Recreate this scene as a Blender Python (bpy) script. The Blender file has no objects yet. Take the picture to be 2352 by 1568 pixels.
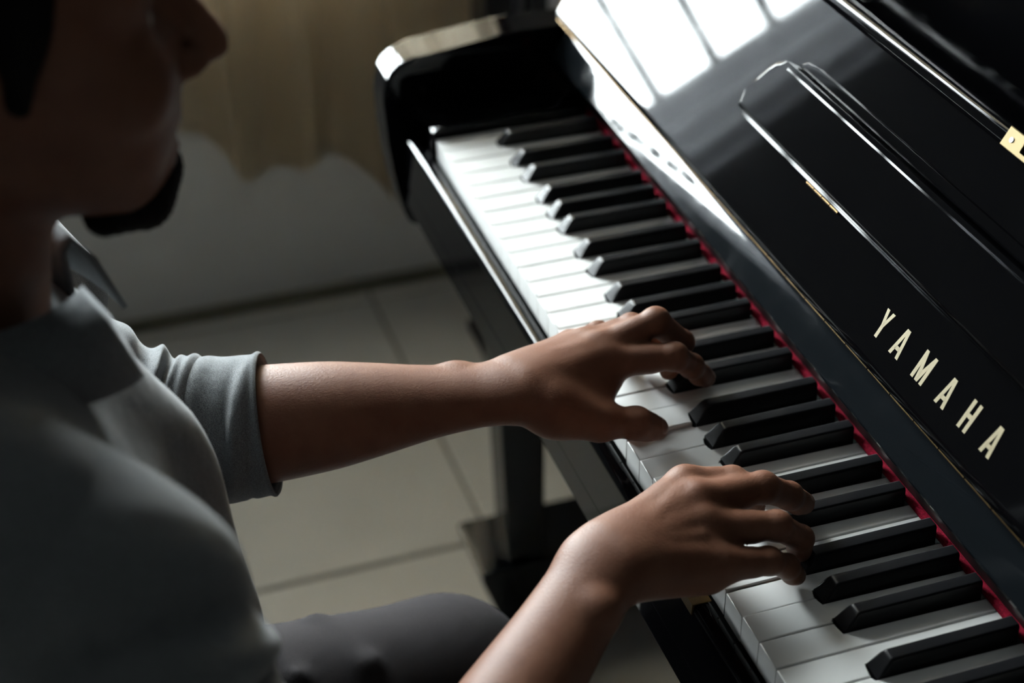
import bpy, bmesh, math, random
import numpy as np
from mathutils import Vector, Matrix

sc = bpy.context.scene
C = sc.collection
random.seed(4)
K = 0.72                      # height of the white key tops above the floor; shapes below are given relative to the key tops

# ------------------------------------------------------------------ camera
FPX = 3774.1                  # focal length in pixels of the 2352 x 1568 frame
CAM = np.array([1.30588, -0.36411, 0.71086])
YAW, PITCH, ROLL = 2.818839, -0.606039, -0.006237
_f = np.array([math.cos(PITCH)*math.cos(YAW), math.cos(PITCH)*math.sin(YAW), math.sin(PITCH)])
_r = np.cross(_f, [0, 0, 1]); _r /= np.linalg.norm(_r); _u = np.cross(_r, _f)
_c, _s = math.cos(ROLL), math.sin(ROLL)
AX = np.array([_c*_r+_s*_u, -_s*_r+_c*_u, _f])

def at(px, py, z):
    """point on the pixel's line of sight at height z above the key tops"""
    d = np.array([(px-1176)/FPX, (784-py)/FPX, 1.0]) @ AX
    return CAM + d*((z-CAM[2])/d[2])

cd = bpy.data.cameras.new('camera'); cam = bpy.data.objects.new('camera', cd); C.objects.link(cam)
m = Matrix.Identity(4)
for i in range(3):
    m[i][0], m[i][1], m[i][2], m[i][3] = AX[0][i], AX[1][i], -AX[2][i], CAM[i]
m[2][3] += K
cam.matrix_world = m
cd.sensor_width = 36; cd.lens = FPX/2352*36; cd.clip_start = 0.02
cd.dof.use_dof = True; cd.dof.focus_distance = 1.065; cd.dof.aperture_fstop = 4.2
sc.camera = cam

# ------------------------------------------------------------------ light: overcast daylight through the louvre window
W = bpy.data.worlds.new('overcast_sky'); sc.world = W; W.use_nodes = True
bgn = W.node_tree.nodes['Background']; bgn.inputs[0].default_value = (0.93, 0.97, 1.0, 1); bgn.inputs[1].default_value = 114.0
WX, WY0, WY1, WZ0, WZ1 = -0.87, -0.70, 0.265, -0.08, 1.86      # window opening in the left wall
pl = bpy.data.lights.new('daylight_portal', 'AREA'); pl.shape = 'RECTANGLE'; pl.size = WZ1-WZ0; pl.size_y = WY1-WY0
pl.cycles.is_portal = True
po = bpy.data.objects.new('daylight_portal', pl); C.objects.link(po)
po.location = (WX-0.11, (WY0+WY1)/2, K+(WZ0+WZ1)/2)
po.rotation_euler = (0, -math.pi/2, 0)
sc.view_settings.view_transform = 'Standard'; sc.view_settings.look = 'None'
sc.view_settings.gamma = 1; sc.view_settings.use_curve_mapping = False
sc.view_settings.exposure = 0.0
sc.cycles.max_bounces = 8; sc.cycles.diffuse_bounces = 3; sc.cycles.glossy_bounces = 4
sc.cycles.sample_clamp_indirect = 6
sc.cycles.use_denoising = True

# ------------------------------------------------------------------ materials
def mat(name, col, rough=0.5, metal=0.0, spec=0.5, bump=None, var=None, coat=0.0, sss=0.0, rvar=None, tr=None, sheen=0.0, col2=None):
    M = bpy.data.materials.new(name); M.use_nodes = True
    nt = M.node_tree; b = nt.nodes['Principled BSDF']
    b.inputs['Base Color'].default_value = (*col, 1); b.inputs['Roughness'].default_value = rough
    b.inputs['Metallic'].default_value = metal; b.inputs['Specular IOR Level'].default_value = spec
    b.inputs['Coat Weight'].default_value = coat; b.inputs['Coat Roughness'].default_value = 0.03
    if sheen:
        b.inputs['Sheen Weight'].default_value = sheen; b.inputs['Sheen Roughness'].default_value = 0.4
    if sss:
        b.inputs['Subsurface Weight'].default_value = sss
        b.inputs['Subsurface Radius'].default_value = (0.9, 0.35, 0.2); b.inputs['Subsurface Scale'].default_value = 0.006
    tc = nt.nodes.new('ShaderNodeTexCoord')
    def noise(scale, detail=3, stretch=None):
        n = nt.nodes.new('ShaderNodeTexNoise'); n.inputs['Scale'].default_value = scale; n.inputs['Detail'].default_value = detail
        if stretch:
            mp = nt.nodes.new('ShaderNodeMapping'); mp.inputs['Scale'].default_value = stretch
            nt.links.new(tc.outputs['Object'], mp.inputs[0]); nt.links.new(mp.outputs[0], n.inputs['Vector'])
        else:
            nt.links.new(tc.outputs['Object'], n.inputs['Vector'])
        return n
    if var:                                                     # (scale, amount): gentle tone variation
        n = noise(var[0]); mx = nt.nodes.new('ShaderNodeMix'); mx.data_type = 'RGBA'
        c2 = col2 if col2 else [c*(1-var[1]) for c in col]
        mx.inputs[6].default_value = (*col, 1); mx.inputs[7].default_value = (*c2, 1)
        rp = nt.nodes.new('ShaderNodeMapRange'); rp.inputs[1].default_value = 0.35; rp.inputs[2].default_value = 0.65
        nt.links.new(n.outputs[0], rp.inputs[0]); nt.links.new(rp.outputs[0], mx.inputs[0]); nt.links.new(mx.outputs[2], b.inputs['Base Color'])
    if rvar:                                                    # (scale, min, max) roughness
        n = noise(rvar[0], 5); rp = nt.nodes.new('ShaderNodeMapRange'); rp.inputs[1].default_value = 0.4; rp.inputs[2].default_value = 0.7
        rp.inputs[3].default_value = rvar[1]; rp.inputs[4].default_value = rvar[2]
        nt.links.new(n.outputs[0], rp.inputs[0]); nt.links.new(rp.outputs[0], b.inputs['Roughness'])
    if bump:                                                    # list of (scale, distance, stretch)
        prev = None
        for (s, dist, st) in bump:
            n = noise(s, 4, st); bp = nt.nodes.new('ShaderNodeBump'); bp.inputs['Strength'].default_value = 1; bp.inputs['Distance'].default_value = dist
            nt.links.new(n.outputs[0], bp.inputs['Height'])
            if prev: nt.links.new(prev.outputs[0], bp.inputs['Normal'])
            prev = bp
        nt.links.new(prev.outputs[0], b.inputs['Normal'])
    if tr:                                                      # translucent cloth
        t = nt.nodes.new('ShaderNodeBsdfTranslucent'); t.inputs[0].default_value = (*tr[1], 1)
        ms = nt.nodes.new('ShaderNodeMixShader'); ms.inputs[0].default_value = tr[0]
        nt.links.new(b.outputs[0], ms.inputs[1]); nt.links.new(t.outputs[0], ms.inputs[2])
        nt.links.new(ms.outputs[0], nt.nodes['Material Output'].inputs[0])
    return M

M = {}
M['lacquer'] = mat('black_lacquer', (0.0015, 0.0015, 0.0018), 0.035, spec=0.13, rvar=(9, 0.02, 0.06))
M['lacquer_worn'] = mat('black_lacquer_worn', (0.004, 0.005, 0.006), 0.1, spec=0.13, rvar=(50, 0.035, 0.13))
M['lacquer_dull'] = mat('black_satin', (0.006, 0.006, 0.006), 0.3)
M['ivory'] = mat('white_key_plastic', (0.78, 0.785, 0.77), 0.20, spec=0.5, var=(3, 0.03))
M['key_wood'] = mat('key_stick_wood', (0.30, 0.24, 0.17), 0.6)
M['ebony'] = mat('black_key_plastic', (0.008, 0.008, 0.009), 0.30, spec=0.16, bump=[(900, 0.00006, (1, 0.08, 1))])
M['felt'] = mat('red_felt', (0.30, 0.008, 0.030), 0.95, spec=0.1, bump=[(1500, 0.0006, None)], var=(700, 0.45))
M['brass'] = mat('brass', (0.62, 0.42, 0.16), 0.28, metal=1)
M['old_brass'] = mat('tarnished_brass', (0.17, 0.105, 0.04), 0.38, metal=1, var=(40, 0.5))
M['brass_plate'] = mat('pale_brass', (0.20, 0.145, 0.058), 0.55, metal=0.6, var=(60, 0.15))
M['letter'] = mat('inlaid_letter', (0.24, 0.20, 0.115), 0.5, metal=0.3, var=(200, 0.1))
M['steel'] = mat('steel', (0.5, 0.5, 0.55), 0.3, metal=1)
M['skin'] = mat('skin', (0.140, 0.062, 0.037), 0.52, spec=0.16, sss=0.05, var=(55, 0.16), col2=(0.122, 0.050, 0.029),
                bump=[(620, 0.00020, (1, 1, 1)), (1300, 0.00016, (1, 0.35, 1))])
M['nail'] = mat('fingernail', (0.17, 0.085, 0.06), 0.3, spec=0.5)
M['hair'] = mat('black_hair', (0.003, 0.0025, 0.002), 0.7, spec=0.08, bump=[(260, 0.002, (1, 1, 0.15))])
M['eye'] = mat('eyeball', (0.5, 0.48, 0.45), 0.15)
M['shirt'] = mat('grey_chambray', (0.165, 0.176, 0.184), 0.9, spec=0.15, sheen=0.25, var=(1500, 0.55), bump=[(1700, 0.00035, None), (45, 0.0016, None)])
M['trouser'] = mat('charcoal_trousers', (0.024, 0.0215, 0.023), 0.92, spec=0.12, var=(900, 0.25), bump=[(1400, 0.0003, None)])
M['shoe'] = mat('dark_leather', (0.02, 0.016, 0.013), 0.35)
M['tile'] = mat('pale_floor_tile', (0.72, 0.70, 0.645), 0.32, spec=0.45, var=(5, 0.10))
M['grout'] = mat('grout', (0.27, 0.26, 0.225), 0.85)
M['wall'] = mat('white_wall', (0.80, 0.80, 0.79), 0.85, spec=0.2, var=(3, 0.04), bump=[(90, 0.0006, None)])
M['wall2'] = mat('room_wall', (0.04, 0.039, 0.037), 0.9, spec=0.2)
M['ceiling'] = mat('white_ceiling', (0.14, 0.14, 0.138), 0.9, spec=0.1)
M['skirt'] = mat('olive_skirting', (0.15, 0.145, 0.105), 0.6)
M['wood'] = mat('brown_wood', (0.085, 0.045, 0.022), 0.5, var=(14, 0.35))
M['frame'] = mat('white_window_frame', (0.62, 0.63, 0.62), 0.5)
M['curtain'] = mat('beige_curtain', (0.62, 0.52, 0.38), 0.95, spec=0.1, tr=(0.70, (0.85, 0.79, 0.69)), bump=[(600, 0.0006, None)])
M['sheer'] = mat('pale_sheer', (0.55, 0.56, 0.57), 0.9, spec=0.1, tr=(0.72, (0.84, 0.85, 0.87)))
M['bench'] = mat('black_vinyl', (0.012, 0.012, 0.012), 0.4)
M['grey_panel'] = mat('grey_panel', (0.16, 0.155, 0.17), 0.5)

def glass():
    g = bpy.data.materials.new('clear_pane'); g.use_nodes = True; nt = g.node_tree
    nt.nodes.remove(nt.nodes['Principled BSDF'])
    t = nt.nodes.new('ShaderNodeBsdfTransparent'); t.inputs[0].default_value = (0.96, 0.985, 0.98, 1)
    gl = nt.nodes.new('ShaderNodeBsdfGlossy'); gl.inputs['Roughness'].default_value = 0.02
    fr = nt.nodes.new('ShaderNodeFresnel'); fr.inputs[0].default_value = 1.45
    mx = nt.nodes.new('ShaderNodeMixShader')
    nt.links.new(fr.outputs[0], mx.inputs[0]); nt.links.new(t.outputs[0], mx.inputs[1]); nt.links.new(gl.outputs[0], mx.inputs[2])
    nt.links.new(mx.outputs[0], nt.nodes['Material Output'].inputs[0])
    return g
M['glass'] = glass()

# ------------------------------------------------------------------ helpers
WL = {}
def thing(name, label, cat, loc, group=None):
    o = bpy.data.objects.new(name, None); C.objects.link(o); o.empty_display_size = 0.1
    o.location = (loc[0], loc[1], loc[2]+K); WL[o.name] = Vector(o.location)
    o['label'] = label; o['category'] = cat
    if group: o['group'] = group
    return o

def link(name, me, material, parent=None, smooth=False, label=None):
    me.materials.append(M[material] if isinstance(material, str) else material)
    off = WL[parent.name] if parent else Vector((0, 0, 0))
    me.transform(Matrix.Translation(Vector((0, 0, K))-off))
    if smooth: me.polygons.foreach_set('use_smooth', [True]*len(me.polygons))
    o = bpy.data.objects.new(name, me); C.objects.link(o); o.parent = parent; WL[o.name] = off
    if label: o['label'] = label
    return o

def from_bm(name, bm, material, parent=None, smooth=False, label=None):
    bmesh.ops.recalc_face_normals(bm, faces=bm.faces)
    me = bpy.data.meshes.new(name); bm.to_mesh(me); bm.free()
    return link(name, me, material, parent, smooth, label)

def shade_flatish(o, ang=35):
    me = o.data; me.polygons.foreach_set('use_smooth', [True]*len(me.polygons))
    me.set_sharp_from_angle(angle=math.radians(ang))
    w = o.modifiers.new('weighted_normals', 'WEIGHTED_NORMAL'); w.weight = 100; w.keep_sharp = True

def weighted(me):
    """bake face-weighted normals into a mesh that many objects share"""
    o = bpy.data.objects.new('tmp', me); C.objects.link(o)
    w = o.modifiers.new('w', 'WEIGHTED_NORMAL'); w.weight = 100; w.keep_sharp = True
    bpy.context.view_layer.update()
    out = bpy.data.meshes.new_from_object(o.evaluated_get(bpy.context.evaluated_depsgraph_get()))
    out.name = me.name; bpy.data.objects.remove(o)
    return out

def bm_box(bm, lo, hi, bev=0.0, seg=2):
    mtx = Matrix.Translation([(a+b)/2 for a, b in zip(lo, hi)]) @ Matrix.Diagonal([b-a for a, b in zip(lo, hi)]+[1])
    r = bmesh.ops.create_cube(bm, size=1, matrix=mtx)
    if bev:
        ed = list({e for v in r['verts'] for e in v.link_edges})
        bmesh.ops.bevel(bm, geom=ed, offset=bev, segments=seg, affect='EDGES', profile=0.5)

def box(name, lo, hi, material, parent=None, bev=0.0, seg=2, label=None):
    bm = bmesh.new(); bm_box(bm, lo, hi, bev, seg)
    o = from_bm(name, bm, material, parent, label=label)
    if bev: shade_flatish(o)
    return o

def bm_prism(bm, pts, axis, a0, a1, bev=0.0, seg=2, which='all'):
    """extrude a closed polygon along axis 0/1/2 from a0 to a1; pts give the two other coordinates in order"""
    def mk(p, a):
        return {0: (a, p[0], p[1]), 1: (p[0], a, p[1]), 2: (p[0], p[1], a)}[axis]
    v0 = [bm.verts.new(mk(p, a0)) for p in pts]; v1 = [bm.verts.new(mk(p, a1)) for p in pts]
    n = len(pts)
    f0 = bm.faces.new(v0); f1 = bm.faces.new(v1)
    for i in range(n): bm.faces.new((v0[i], v0[(i+1) % n], v1[(i+1) % n], v1[i]))
    if bev:
        ed = set()
        if which in ('all', 'ends', 'a0'): ed |= set(f0.edges)
        if which in ('all', 'ends', 'a1'): ed |= set(f1.edges)
        bmesh.ops.bevel(bm, geom=list(ed), offset=bev, segments=seg, affect='EDGES', profile=0.5)

def prism(name, pts, axis, a0, a1, material, parent=None, bev=0.0, seg=2, which='all', label=None, ang=35):
    bm = bmesh.new(); bm_prism(bm, pts, axis, a0, a1, bev, seg, which)
    o = from_bm(name, bm, material, parent, label=label); shade_flatish(o, ang)
    return o

def struct(o):
    o['kind'] = 'structure'; return o

def cyl(name, a, b, r, material, parent=None, n=16, r2=None, label=None):
    a, b = Vector(a), Vector(b); d = b-a
    bm = bmesh.new()
    bmesh.ops.create_cone(bm, cap_ends=True, segments=n, radius1=r, radius2=r if r2 is None else r2, depth=d.length,
                          matrix=Matrix.Translation((a+b)/2) @ d.to_track_quat('Z', 'Y').to_matrix().to_4x4())
    o = from_bm(name, bm, material, parent, label=label); shade_flatish(o, 40)
    return o

# ------------------------------------------------------------------ the room
FZ = -K
RX1, RY0, RY1, CZ = 3.6, -3.1, 0.74, 2.00
fl = struct(box('floor', (WX-0.12, RY0, FZ-0.05), (RX1, RY1, FZ-0.003), 'grout'))
tile_me = {}
TS = 0.60
def tile_range(a0, a1, joint):
    k = math.floor((a0-joint)/TS); out = []
    while joint+k*TS < a1:
        lo, hi = max(a0, joint+k*TS), min(a1, joint+(k+1)*TS)
        if hi-lo > 0.02: out.append((lo, hi))
        k += 1
    return out
for (x0, x1) in tile_range(WX, RX1, -0.235):
    for (y0, y1) in tile_range(RY0, RY1, 0.12):
        key = (round(x1-x0, 3), round(y1-y0, 3))
        if key not in tile_me:
            bm = bmesh.new(); hx, hy = (x1-x0)/2-0.0035, (y1-y0)/2-0.0035
            bm_box(bm, (-hx, -hy, -0.006), (hx, hy, 0.0), 0.0012, 1)
            me = bpy.data.meshes.new('floor_tile'); bm.to_mesh(me); bm.free(); me.materials.append(M['tile']); tile_me[key] = me
        t = bpy.data.objects.new('floor_tile', tile_me[key]); C.objects.link(t); t.parent = fl
        t.location = ((x0+x1)/2, (y0+y1)/2, 0.0)
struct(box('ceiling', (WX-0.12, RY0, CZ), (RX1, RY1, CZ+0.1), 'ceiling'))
# left wall with its window opening
bm = bmesh.new()
bm_box(bm, (WX-0.12, RY0-0.1, FZ), (WX, WY0, CZ)); bm_box(bm, (WX-0.12, WY1, FZ), (WX, RY1+0.1, CZ))
bm_box(bm, (WX-0.12, WY0, FZ), (WX, WY1, WZ0)); bm_box(bm, (WX-0.12, WY0, WZ1), (WX, WY1, CZ))
struct(from_bm('wall_left', bm, 'wall'))
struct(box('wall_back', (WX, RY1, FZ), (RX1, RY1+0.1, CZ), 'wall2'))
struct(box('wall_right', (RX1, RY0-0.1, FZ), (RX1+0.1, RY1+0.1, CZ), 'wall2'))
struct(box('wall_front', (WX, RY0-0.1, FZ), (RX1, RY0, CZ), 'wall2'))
struct(box('baseboard_left', (WX, RY0, FZ), (WX+0.012, RY1, FZ+0.022), 'skirt', bev=0.004))
# louvre window: frame, horizontal bars every 112 mm, one pane between each pair
win = bpy.data.objects.new('window_1', None); C.objects.link(win); win.location = (WX-0.08, (WY0+WY1)/2, K+WZ0); WL['window_1'] = Vector(win.location)
win['kind'] = 'structure'
fx0, fx1 = WX-0.105, WX-0.065
for lo, hi in (((fx0, WY0, WZ0), (fx1, WY0+0.03, WZ1)), ((fx0, WY1-0.03, WZ0), (fx1, WY1, WZ1)),
               ((fx0, WY0+0.03, WZ0), (fx1, WY1-0.03, WZ0+0.035)), ((fx0, WY0+0.03, WZ1-0.035), (fx1, WY1-0.03, WZ1))):
    box('window_frame', lo, hi, 'frame', win, 0.003)
z = 0.231-0.112*3
bars = []
while z < WZ1-0.06:
    if z > WZ0+0.06: bars.append(z)
    z += 0.112
for z in bars: box('window_bar', (fx0+0.012, WY0+0.03, z-0.009), (fx1-0.008, WY1-0.03, z+0.009), 'frame', win, 0.002, 1)
edges = [WZ0+0.035]+bars+[WZ1-0.035]
for a, b in zip(edges[:-1], edges[1:]):
    box('window_pane', (fx0+0.018, WY0+0.03, a+0.002), (fx0+0.022, WY1-0.03, b-0.002), 'glass', win)
struct(box('trim_1', (WX-0.005, WY0-0.04, WZ0-0.035), (WX+0.02, WY1, WZ0), 'frame', bev=0.004))      # sill
struct(box('trim_2', (WX, 0.268, FZ), (WX+0.03, 0.320, WZ1+0.05), 'wood', bev=0.004))                      # brown wooden post under the sill

# curtain: gathered beige cloth hanging past the sill, ragged scalloped hem
ct = None
def curtain():
    ny, nz = 130, 90
    y0, y1, ztop = -0.17, 0.275, 1.91
    V = []; F = []
    for j in range(nz+1):
        v = j/nz
        for i in range(ny+1):
            u = i/ny; y = y0+(y1-y0)*u
            hem = np.interp(y, [-0.17, -0.125, -0.09, -0.055, -0.03, 0.0, 0.06, 0.09, 0.12, 0.15, 0.22, 0.30, 0.42, 0.68],
                            [-0.36, -0.385, -0.43, -0.462, -0.462, -0.447, -0.440, -0.455, -0.49, -0.515, -0.50, -0.47, -0.49, -0.48])
            zz = hem+(ztop-hem)*v
            amp = 0.022*(1-0.35*v)
            ph = 2*math.pi*(y/0.125)+0.9*math.sin(y*9.0)
            x = WX+0.062+amp*math.sin(ph)+0.007*math.sin(2.3*ph+1.0+3*v)+0.010*math.sin(7*v+y*4)*(1-v)
            yy = y+0.010*math.sin(ph+1.2)*(1-v)+(0.05*(v-0.4)**2 if u < 0.5 else 0)*(1-2*u)
            V.append((x, yy, zz))
    for j in range(nz):
        for i in range(ny):
            a = j*(ny+1)+i; F.append((a, a+1, a+ny+2, a+ny+1))
    me = bpy.data.meshes.new('curtain'); me.from_pydata(V, [], F)
    return me
cu = thing('window_curtain', 'beige curtain hanging over the window with a scalloped hem', 'curtain', (WX+0.06, 0.05, 1.91))
cc = link('cloth', curtain(), 'curtain', cu, smooth=True)
so = cc.modifiers.new('thickness', 'SOLIDIFY'); so.thickness = 0.0015
# narrow sheer panel at the other side of the window
def sheer():
    V = []; F = []; ny, nz = 60, 40
    for j in range(nz+1):
        v = j/nz
        for i in range(ny+1):
            u = i/ny; edge = -0.515-0.075*v
            y = -0.715+(edge+0.715)*u
            V.append((WX+0.05+0.016*math.sin(2*math.pi*u*3.2+v), y, -0.22+2.12*v))
    for j in range(nz):
        for i in range(ny):
            a = j*(ny+1)+i; F.append((a, a+1, a+ny+2, a+ny+1))
    me = bpy.data.meshes.new('sheer'); me.from_pydata(V, [], F); return me
c2 = link('side_panel', sheer(), 'sheer', cu, smooth=True, label='pale grey side panel')
so = c2.modifiers.new('thickness', 'SOLIDIFY'); so.thickness = 0.0012
cyl('curtain_rod', (WX+0.062, -0.80, 1.92), (WX+0.062, 0.36, 1.92), 0.009, 'steel', cu)
for y in (-0.76, 0.32): cyl('rod_bracket', (WX, y, 1.92), (WX+0.07, y, 1.92), 0.007, 'steel', cu, 10)

# dark upright beyond the piano's left arm
st = thing('equipment_stand', 'black upright stand with a grey panel behind the piano arm', 'stand', (-0.65, 0.29, FZ))
box('post', (-0.69, 0.246, FZ+0.02), (-0.62, 0.286, 0.10), 'lacquer_dull', st, 0.004)
box('post', (-0.69, 0.306, FZ+0.02), (-0.62, 0.335, 0.10), 'lacquer_dull', st, 0.004)
box('panel', (-0.675, 0.286, FZ+0.10), (-0.64, 0.306, 0.09), 'grey_panel', st, 0.003)
box('base', (-0.71, 0.235, FZ), (-0.60, 0.37, FZ+0.02), 'lacquer_dull', st, 0.006)

# ------------------------------------------------------------------ the piano
PW = 0.0235; NW = 52; KW = PW*NW
pn = thing('upright_piano', 'glossy black upright piano with open keyboard and gold lettering', 'piano', (KW/2, 0.30, FZ))
# --- keys
names = 'ABCDEFG'
blk_off = {'A': 0.0034, 'C': -0.0034, 'D': 0.0034, 'F': -0.0042, 'G': 0.0}   # black key after this white key: centre offset from the gap
BW, BY0, BY1, BH = 0.0138, 0.0518, 0.1470, 0.0118
TY = 0.1520                                                                # where the white tops disappear under the felt
def note(i): return names[i % 7]
black = {}
for i in range(NW-1):
    if note(i) in blk_off: black[i+1] = (i+1)*PW+blk_off[note(i)]
def white_mesh(left, right):
    g, r = 0.00055, 0.0011
    x0, x1 = g, PW-g
    xl = x0 if left is None else left+BW/2+r
    xr = x1 if right is None else right-BW/2-r
    yb = BY0-0.0012-0.0006
    pts = [(x0, 0.0), (x1, 0.0)]
    pts += [(x1, yb), (xr, yb)] if right is not None else []
    pts += [(xr, TY), (xl, TY)]
    pts += [(xl, yb), (x0, yb)] if left is not None else []
    bm = bmesh.new()
    v1 = [bm.verts.new((p[0], p[1], 0)) for p in pts]; v0 = [bm.verts.new((p[0], p[1], -0.021)) for p in pts]
    top = bm.faces.new(v1); bm.faces.new(v0[::-1])
    n = len(pts)
    for i in range(n): bm.faces.new((v1[i], v1[(i+1) % n], v0[(i+1) % n], v0[i]))
    bmesh.ops.bevel(bm, geom=list(top.edges), offset=0.0009, segments=2, affect='EDGES', profile=0.5)
    bmesh.ops.recalc_face_normals(bm, faces=bm.faces)
    me = bpy.data.meshes.new('white_key'); bm.to_mesh(me); bm.free(); me.materials.append(M['ivory'])
    me.polygons.foreach_set('use_smooth', [True]*len(me.polygons)); me.set_sharp_from_angle(angle=math.radians(50))
    return weighted(me)
wcache = {}
press = {20: 0.0038, 21: 0.0030, 18: 0.0012, 27: 0.0015, 17: 0.001}
for i in range(NW):
    l = black.get(i); r = black.get(i+1)
    key = (None if l is None else round(l-i*PW, 5), None if r is None else round(r-i*PW, 5))
    if key not in wcache: wcache[key] = white_mesh(*key)
    o = bpy.data.objects.new('white_key', wcache[key]); C.objects.link(o); o.parent = pn
    o.location = Vector((i*PW, 0, K))-WL[pn.name]
    p = press.get(i, random.uniform(0, 0.0004))
    o.rotation_euler = (p/0.22, 0, 0); o.location.z -= p
def black_mesh():
    w0, w1 = BW/2, BW/2-0.0022
    pr = [(BY0, 0.0, w0), (BY0+0.0012, 0.0012, w0), (BY0+0.0045, 0.0056, w1+0.0012), (BY0+0.0078, BH-0.0020, w1+0.0004), (BY0+0.0092, BH-0.0006, w1), (BY0+0.0112, BH, w1),
          (BY1, BH, w1)]
    bm = bmesh.new()
    bot = -0.012
    T = []
    # cross-sections: full-width foot, shoulders, rounded top
    for (y, z, w) in pr:
        e = min(0.0014, max(z, 0)*0.25+0.0002)
        T.append([bm.verts.new(c) for c in ((-w0, y, bot), (-w0+(w0-w)*max(z-e, 0)/BH*1.0, y, max(z-e, 0)), (-w+e*0.35, y, z-e*0.3), (-w+e, y, z),
                                              (w-e, y, z), (w-e*0.35, y, z-e*0.3), (w0-(w0-w)*max(z-e, 0)/BH, y, max(z-e, 0)), (w0, y, bot))])
    for a, b in zip(T[:-1], T[1:]):
        for j in range(7): bm.faces.new((a[j], a[j+1], b[j+1], b[j]))
        bm.faces.new((a[7], a[0], b[0], b[7]))
    bm.faces.new(T[0][::-1]); bm.faces.new(T[-1])
    bmesh.ops.remove_doubles(bm, verts=bm.verts, dist=1e-6)
    bmesh.ops.recalc_face_normals(bm, faces=bm.faces)
    me = bpy.data.meshes.new('black_key'); bm.to_mesh(me); bm.free(); me.materials.append(M['ebony'])
    me.polygons.foreach_set('use_smooth', [True]*len(me.polygons)); me.set_sharp_from_angle(angle=math.radians(38))
    return weighted(me)
bme = black_mesh()
for gap, x in black.items():
    o = bpy.data.objects.new('black_key', bme); C.objects.link(o); o.parent = pn
    o.location = Vector((x, 0, K))-WL[pn.name]
# --- key bed, slip, blocks
YS = -0.018
XL, XR = -0.060, KW+0.060           # inner faces of the arms
box('key_frame', (XL, 0.004, -0.050), (XR, 0.26, -0.028), 'lacquer_dull', pn)
prism('key_slip', [(YS, -0.0665), (YS, -0.021), (YS+0.0012, -0.0172), (YS+0.004, -0.0152), (YS+0.0095, -0.0152), (YS+0.0122, -0.0165), (YS+0.0135, -0.020), (YS+0.0135, -0.0665)],
      0, XL, XR, 'lacquer', pn, ang=60)
box('key_bed', (XL-0.042, YS+0.0005, -0.096), (XR+0.042, 0.54, -0.0675), 'lacquer', pn, 0.002)
lk = prism('lock_plate', [(YS+0.0012, -0.0150), (YS+0.0128, -0.0150), (YS+0.0128, -0.0145), (YS-0.0004, -0.0142), (YS-0.0008, -0.0225), (YS+0.0, -0.0225)], 0, 0.6105, 0.6265, 'old_brass', pn, 0.0002, 1, label='brass lock plate')
for sgn, xa, xb in ((-1, XL, -0.0008), (1, KW+0.0008, XR)):
    kb = prism('key_block', [(YS+0.0145, -0.066), (YS+0.0145, 0.000), (YS+0.016, 0.006), (YS+0.020, 0.0105), (YS+0.026, 0.012), (0.118, 0.012), (0.126, 0.020), (0.130, 0.030), (0.150, 0.030), (0.150, -0.066)], 0, xa, xb, 'lacquer', pn, 0.002, 2)
# arms
def arm_profile():
    P = []
    top = [(0.150, 0.0745), (0.10, 0.0745), (0.057, 0.071), (0.015, 0.066), (-0.004, 0.0635)]
    P += top
    P += [(-0.013, 0.0612), (-0.021, 0.0575), (-0.028, 0.0515), (-0.033, 0.043), (-0.0358, 0.032), (-0.0365, 0.020), (-0.036, 0.004), (-0.0345, -0.022),
          (-0.031, -0.050), (-0.0265, -0.078), (-0.0215, -0.100), (-0.017, -0.112), (-0.012, -0.117), (-0.004, -0.117), (0.010, -0.112), (0.150, -0.112)]
    return P
for xa, xb in ((XL-0.042, XL), (XR, XR+0.042)):
    prism('arm', [(y+0.0037, z-0.0075) for y, z in arm_profile()], 0, xa, xb, 'lacquer', pn, 0.004, 3, ang=50)
# felt strip and nose of the fallboard
prism('felt_strip', [(0.1490, -0.0002), (0.1487, 0.0018), (0.1494, 0.0034), (0.1508, 0.0042), (0.1530, 0.0044), (0.1530, 0.0003)], 0, XL, XR, 'felt', pn)
box('name_board', (XL, 0.1532, 0.0006), (XR, 0.170, 0.034), 'lacquer_dull', pn)
fb = None
T30 = math.radians(30); HY, HZ = 0.1381, 0.0865
def leafpx(px, py, off=0.0):
    """(x, u) on the leaf plane where the line of sight of a pixel meets it"""
    n = np.array([0, -math.cos(T30), math.sin(T30)]); d = np.array([(px-1176)/FPX, (784-py)/FPX, 1.0]) @ AX
    P = CAM+d*(((np.array([0, HY, HZ])+off*n-CAM) @ n)/(d @ n))
    return float(P[0]), float((P-np.array([0, HY, HZ])) @ np.array([0, math.sin(T30), math.cos(T30)]))
def lf(x, u, off=0.0):
    """point on the fallboard leaf: x along the keyboard, u up the leaf, off out of its face"""
    return (x, HY+u*math.sin(T30)-off*math.cos(T30), HZ+u*math.cos(T30)+off*math.sin(T30))
def leaf_prism(bm, pts, o0, o1, bev=0.0, seg=2):
    a = [bm.verts.new(lf(p[0], p[1], o0)) for p in pts]; b = [bm.verts.new(lf(p[0], p[1], o1)) for p in pts]
    n = len(pts); f1 = bm.faces.new(b); bm.faces.new(a)
    for i in range(n): bm.faces.new((a[i], a[(i+1) % n], b[(i+1) % n], b[i]))
    if bev: bmesh.ops.bevel(bm, geom=list(f1.edges), offset=bev, segments=seg, affect='EDGES', profile=0.5)
XC = KW/2
FX0, FX1 = XL+0.004, XR-0.004
ULIP = leafpx(1955, 0)[1]-0.006
prof = []                                              # section of the leaf: rounded lower edge, flat face
for k in range(15):
    a = math.radians(-150+150*k/14)                    # from the underside round to the face
    prof.append((0.010*math.sin(a), 0.010*math.cos(a)-0.010))
prof += [(ULIP, 0.0), (ULIP, -0.018), (-0.004, -0.0186)]
bm = bmesh.new()
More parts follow.
